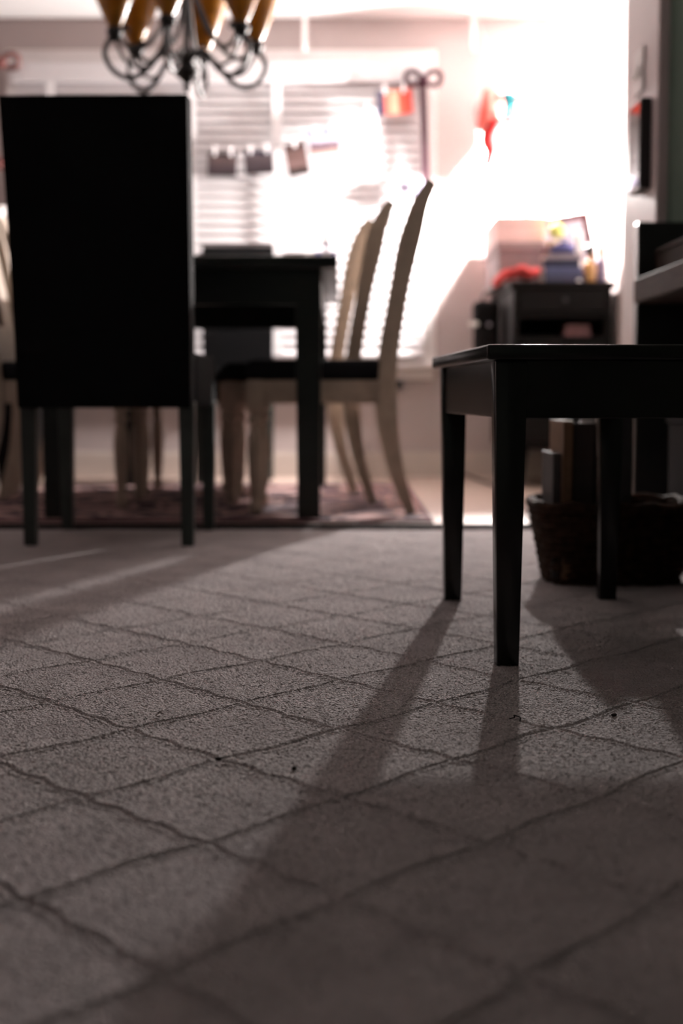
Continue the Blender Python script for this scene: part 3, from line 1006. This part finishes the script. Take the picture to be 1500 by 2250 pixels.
# ------------------------------------------------------------------ basket with books
k = thing('wicker_basket', 'dark brown wicker basket of upright books behind the bench', 'basket', (.550, 2.905, 0))
hgt, rows = .145, 11
for i in range(rows):
    f = i / (rows - 1)
    rx, ry = .126 + .028 * f, .105 + .024 * f
    pts = []
    n = 56
    for j in range(n):
        a = 2 * PI * j / n
        wv = .0035 * (1 if (j // 2 + i) % 2 else -1)
        sq = 1 / (abs(math.cos(a)) ** 4 + abs(math.sin(a)) ** 4) ** .25
        pts.append(((rx + wv) * sq * math.cos(a), (ry + wv) * sq * math.sin(a), .006 + f * hgt))
    MB().tube(pts, .0092, 6, True).build('weave_row', 'wicker', k, smooth=True)
for j in range(28):
    a = 2 * PI * j / 28
    sq = 1 / (abs(math.cos(a)) ** 4 + abs(math.sin(a)) ** 4) ** .25
    MB().tube([(.124 * sq * math.cos(a), .103 * sq * math.sin(a), .002), (.155 * sq * math.cos(a), .130 * sq * math.sin(a), hgt + .008)], .004, 5).build('stake', 'wicker', k)
rim = []
for j in range(56):
    a = 2 * PI * j / 56
    sq = 1 / (abs(math.cos(a)) ** 4 + abs(math.sin(a)) ** 4) ** .25
    rim.append((.158 * sq * math.cos(a), .133 * sq * math.sin(a), hgt + .012 + .003 * math.sin(j * 1.57)))
MB().tube(rim, .010, 8, True).build('rim', 'wicker', k, smooth=True)
MB().lathe([(.12, 0), (.125, .004), (.12, .010)], seg=24, sy=.82).build('basket_base', 'wicker', k)
lin = MB()
vs, fs = [], []
for z, rx, ry in ((.006, .118, .097), (hgt, .145, .120)):
    for j in range(56):
        a = 2 * PI * j / 56
        sq = 1 / (abs(math.cos(a)) ** 4 + abs(math.sin(a)) ** 4) ** .25
        vs.append((rx * sq * math.cos(a), ry * sq * math.sin(a), z))
for j in range(56):
    fs.append((j, (j + 1) % 56, 56 + (j + 1) % 56, 56 + j))
lin.add(vs, fs).build('cloth_lining', mat('brown_lining', (.02, .012, .009), .9, .2, 60), k)


def book(label, x0, x1, y0, y1, z0, top, c, lean=0):
    k = thing('book', label, 'book', ((x0 + x1) / 2, (y0 + y1) / 2, z0), (0, lean, 0))
    hx, hy, h = (x1 - x0) / 2, (y1 - y0) / 2, top - z0
    mc = mat('binding_%d' % int(x0 * 1000), c, .6, .2, 30)
    MB().box(-hx, -hx + .003, -hy, hy, 0, h, .001).build('cover', mc, k)
    MB().box(hx - .003, hx, -hy, hy, 0, h, .001).build('cover', mc, k)
    MB().box(-hx, hx, -hy, -hy + .003, 0, h, .001).build('spine', mc, k)
    MB().box(-hx + .003, hx - .003, -hy + .003, hy - .004, .004, h - .004).build('pages', mat('aged_pages', (.28, .19, .12), .9, .1, 60), k)
    return k


book('grey softcover book, shortest and outermost in the wicker basket', .420, .436, 2.82, 2.98, .012, .262, (.05, .045, .045))
book('tan spined book standing second in the wicker basket', .437, .456, 2.80, 2.99, .012, .327, (.17, .09, .045))
book('thick dark brown book standing in the wicker basket', .457, .502, 2.82, 3.0, .012, .322, (.035, .02, .016))
book('tallest black binder at the inner end of the wicker basket', .503, .575, 2.81, 3.0, .012, .400, (.014, .012, .013))

k = thing('storage_carton', 'large black storage carton with curved pale mark beside the basket', 'carton', (.90, 3.02, 0))
MB().box(-.17, .17, -.16, .16, 0, .37, .004).build('carton_body', mat('black_card', (.007, .0065, .0075), .8, .2, 15, spec=.1), k)
MB().box(-.176, .176, -.166, .166, .315, .392, .004).build('carton_lid', mat('black_card_lid', (.008, .0075, .009), .8, .2, 15, spec=.1), k)
arc = [(-.10 + .12 * f, -.161, .20 - .07 * f + .06 * f * f) for f in np.linspace(0, 1, 10)]
MB().tube(arc, [.002 + .006 * math.sin(PI * min(1, max(0, i / 9))) for i in range(10)], 6).build('printed_mark', mat('pale_grey_print', (.10, .10, .09), .7, .2, 20), k)

# ------------------------------------------------------------------ chandelier over the table
ch = thing('chandelier', 'dark iron scroll arm chandelier with amber glass shades above the table', 'chandelier', (-.531, 5.0, 1.410))
MB().lathe([(.002, 0), (.010, .012), (.014, .022), (.008, .032), (.024, .046), (.042, .062), (.045, .074), (.030, .088), (.024, .10), (.034, .118), (.026, .14),
            (.012, .16), (.0095, .40), (.016, .42), (.028, .45), (.020, .48), (.008, .50)], seg=18).build('shaft', 'iron', ch, smooth=True)
MB().tube([(0, 0, .5), (0, 0, CEIL - 1.410 - .03)], .006, 8).build('down_rod', 'iron', ch)
MB().lathe([(.06, CEIL - 1.410), (.06, CEIL - 1.410 - .012), (.03, CEIL - 1.410 - .04), (.008, CEIL - 1.410 - .05)], seg=18).build('canopy', 'iron', ch, smooth=True)
arm_path = catmull([(.012, 0, .105), (.055, 0, .135), (.10, 0, .115), (.145, 0, .065), (.20, 0, .035), (.255, 0, .055), (.285, 0, .105), (.272, 0, .150), (.250, 0, .165)], 6)
arm2 = catmull([(.008, 0, .40), (.045, 0, .30), (.10, 0, .195), (.165, 0, .135), (.215, 0, .145), (.235, 0, .185), (.218, 0, .205), (.200, 0, .190)], 6)
arm3 = catmull([(.13, 0, .078), (.175, 0, .075), (.215, 0, .095), (.245, 0, .15)], 5)
cup_p = [(.006, .150), (.014, .158), (.024, .166), (.030, .182), (.026, .196), (.018, .20)]
shade_p = [(.020, .195), (.030, .215), (.048, .255), (.066, .300), (.082, .345), (.094, .375)]
a_m, b_m, c_m = MB().tube(arm_path, .0092, 8), MB().tube(arm2, .0082, 8), MB().tube(arm3, .0065, 8)
na = 6
first = None
meshes = [('arm', a_m.mesh('arm', True), 'iron'), ('scroll', b_m.mesh('scroll', True), 'iron'), ('scroll', c_m.mesh('scroll', True), 'iron'),
          ('cup', MB().lathe(cup_p, (.25, 0, 0), 16).mesh('cup', True), 'iron')]
sh = MB().lathe(shade_p + [(r - .004, z) for r, z in shade_p[::-1]], (.25, 0, 0), 22, cap=False)
meshes.append(('glass_shade', sh.mesh('glass_shade', True), 'amber'))
for nm, me, mm in meshes:
    me.materials.append(MT[mm])
for i in range(na):
    for nm, me, mm in meshes:
        o = bpy.data.objects.new(nm, me)
        COL.objects.link(o)
        o.parent = ch
        o.rotation_euler = (0, 0, math.radians(22 + 60 * i))

# ------------------------------------------------------------------ lint on the carpet
lint = [((-.128, 1.452), 'dark crumb of lint at a groove crossing in the carpet'), ((-.048, 1.415), 'dark crumb of lint beside the bench leg shadow'),
        ((.205, 1.632), 'twisted dark lint thread between the bench leg shadow and the basket shadow'), ((.322, 1.655), 'dark crumb of lint near the basket shadow edge'),
        ((-.215, 1.655), 'pale curled lint thread lying on the lit carpet')]
dk = mat('dark_lint', (.03, .022, .02), .9, .3, 200)
pl = mat('pale_lint', (.30, .26, .25), .9, .3, 200)
for i, ((x, y), lab) in enumerate(lint):
    if i in (2, 4):
        q = MB().tube(catmull([(-.010, .004, .002), (-.003, -.003, .006), (.003, .005, .009), (.009, -.002, .004), (.013, .006, .002)], 5), .0011, 6)
    else:
        q = MB().ball((0, 0, .0025), .004, 2, (1.3, .9, .8)).ball((.004, .002, .003), .0025, 1)
    tag(q.build('carpet_lint', pl if i == 4 else dk, None, (x, y, 0), (0, 0, i * 1.1), smooth=True), lab, 'lint').scale = (.7, .7, .7)
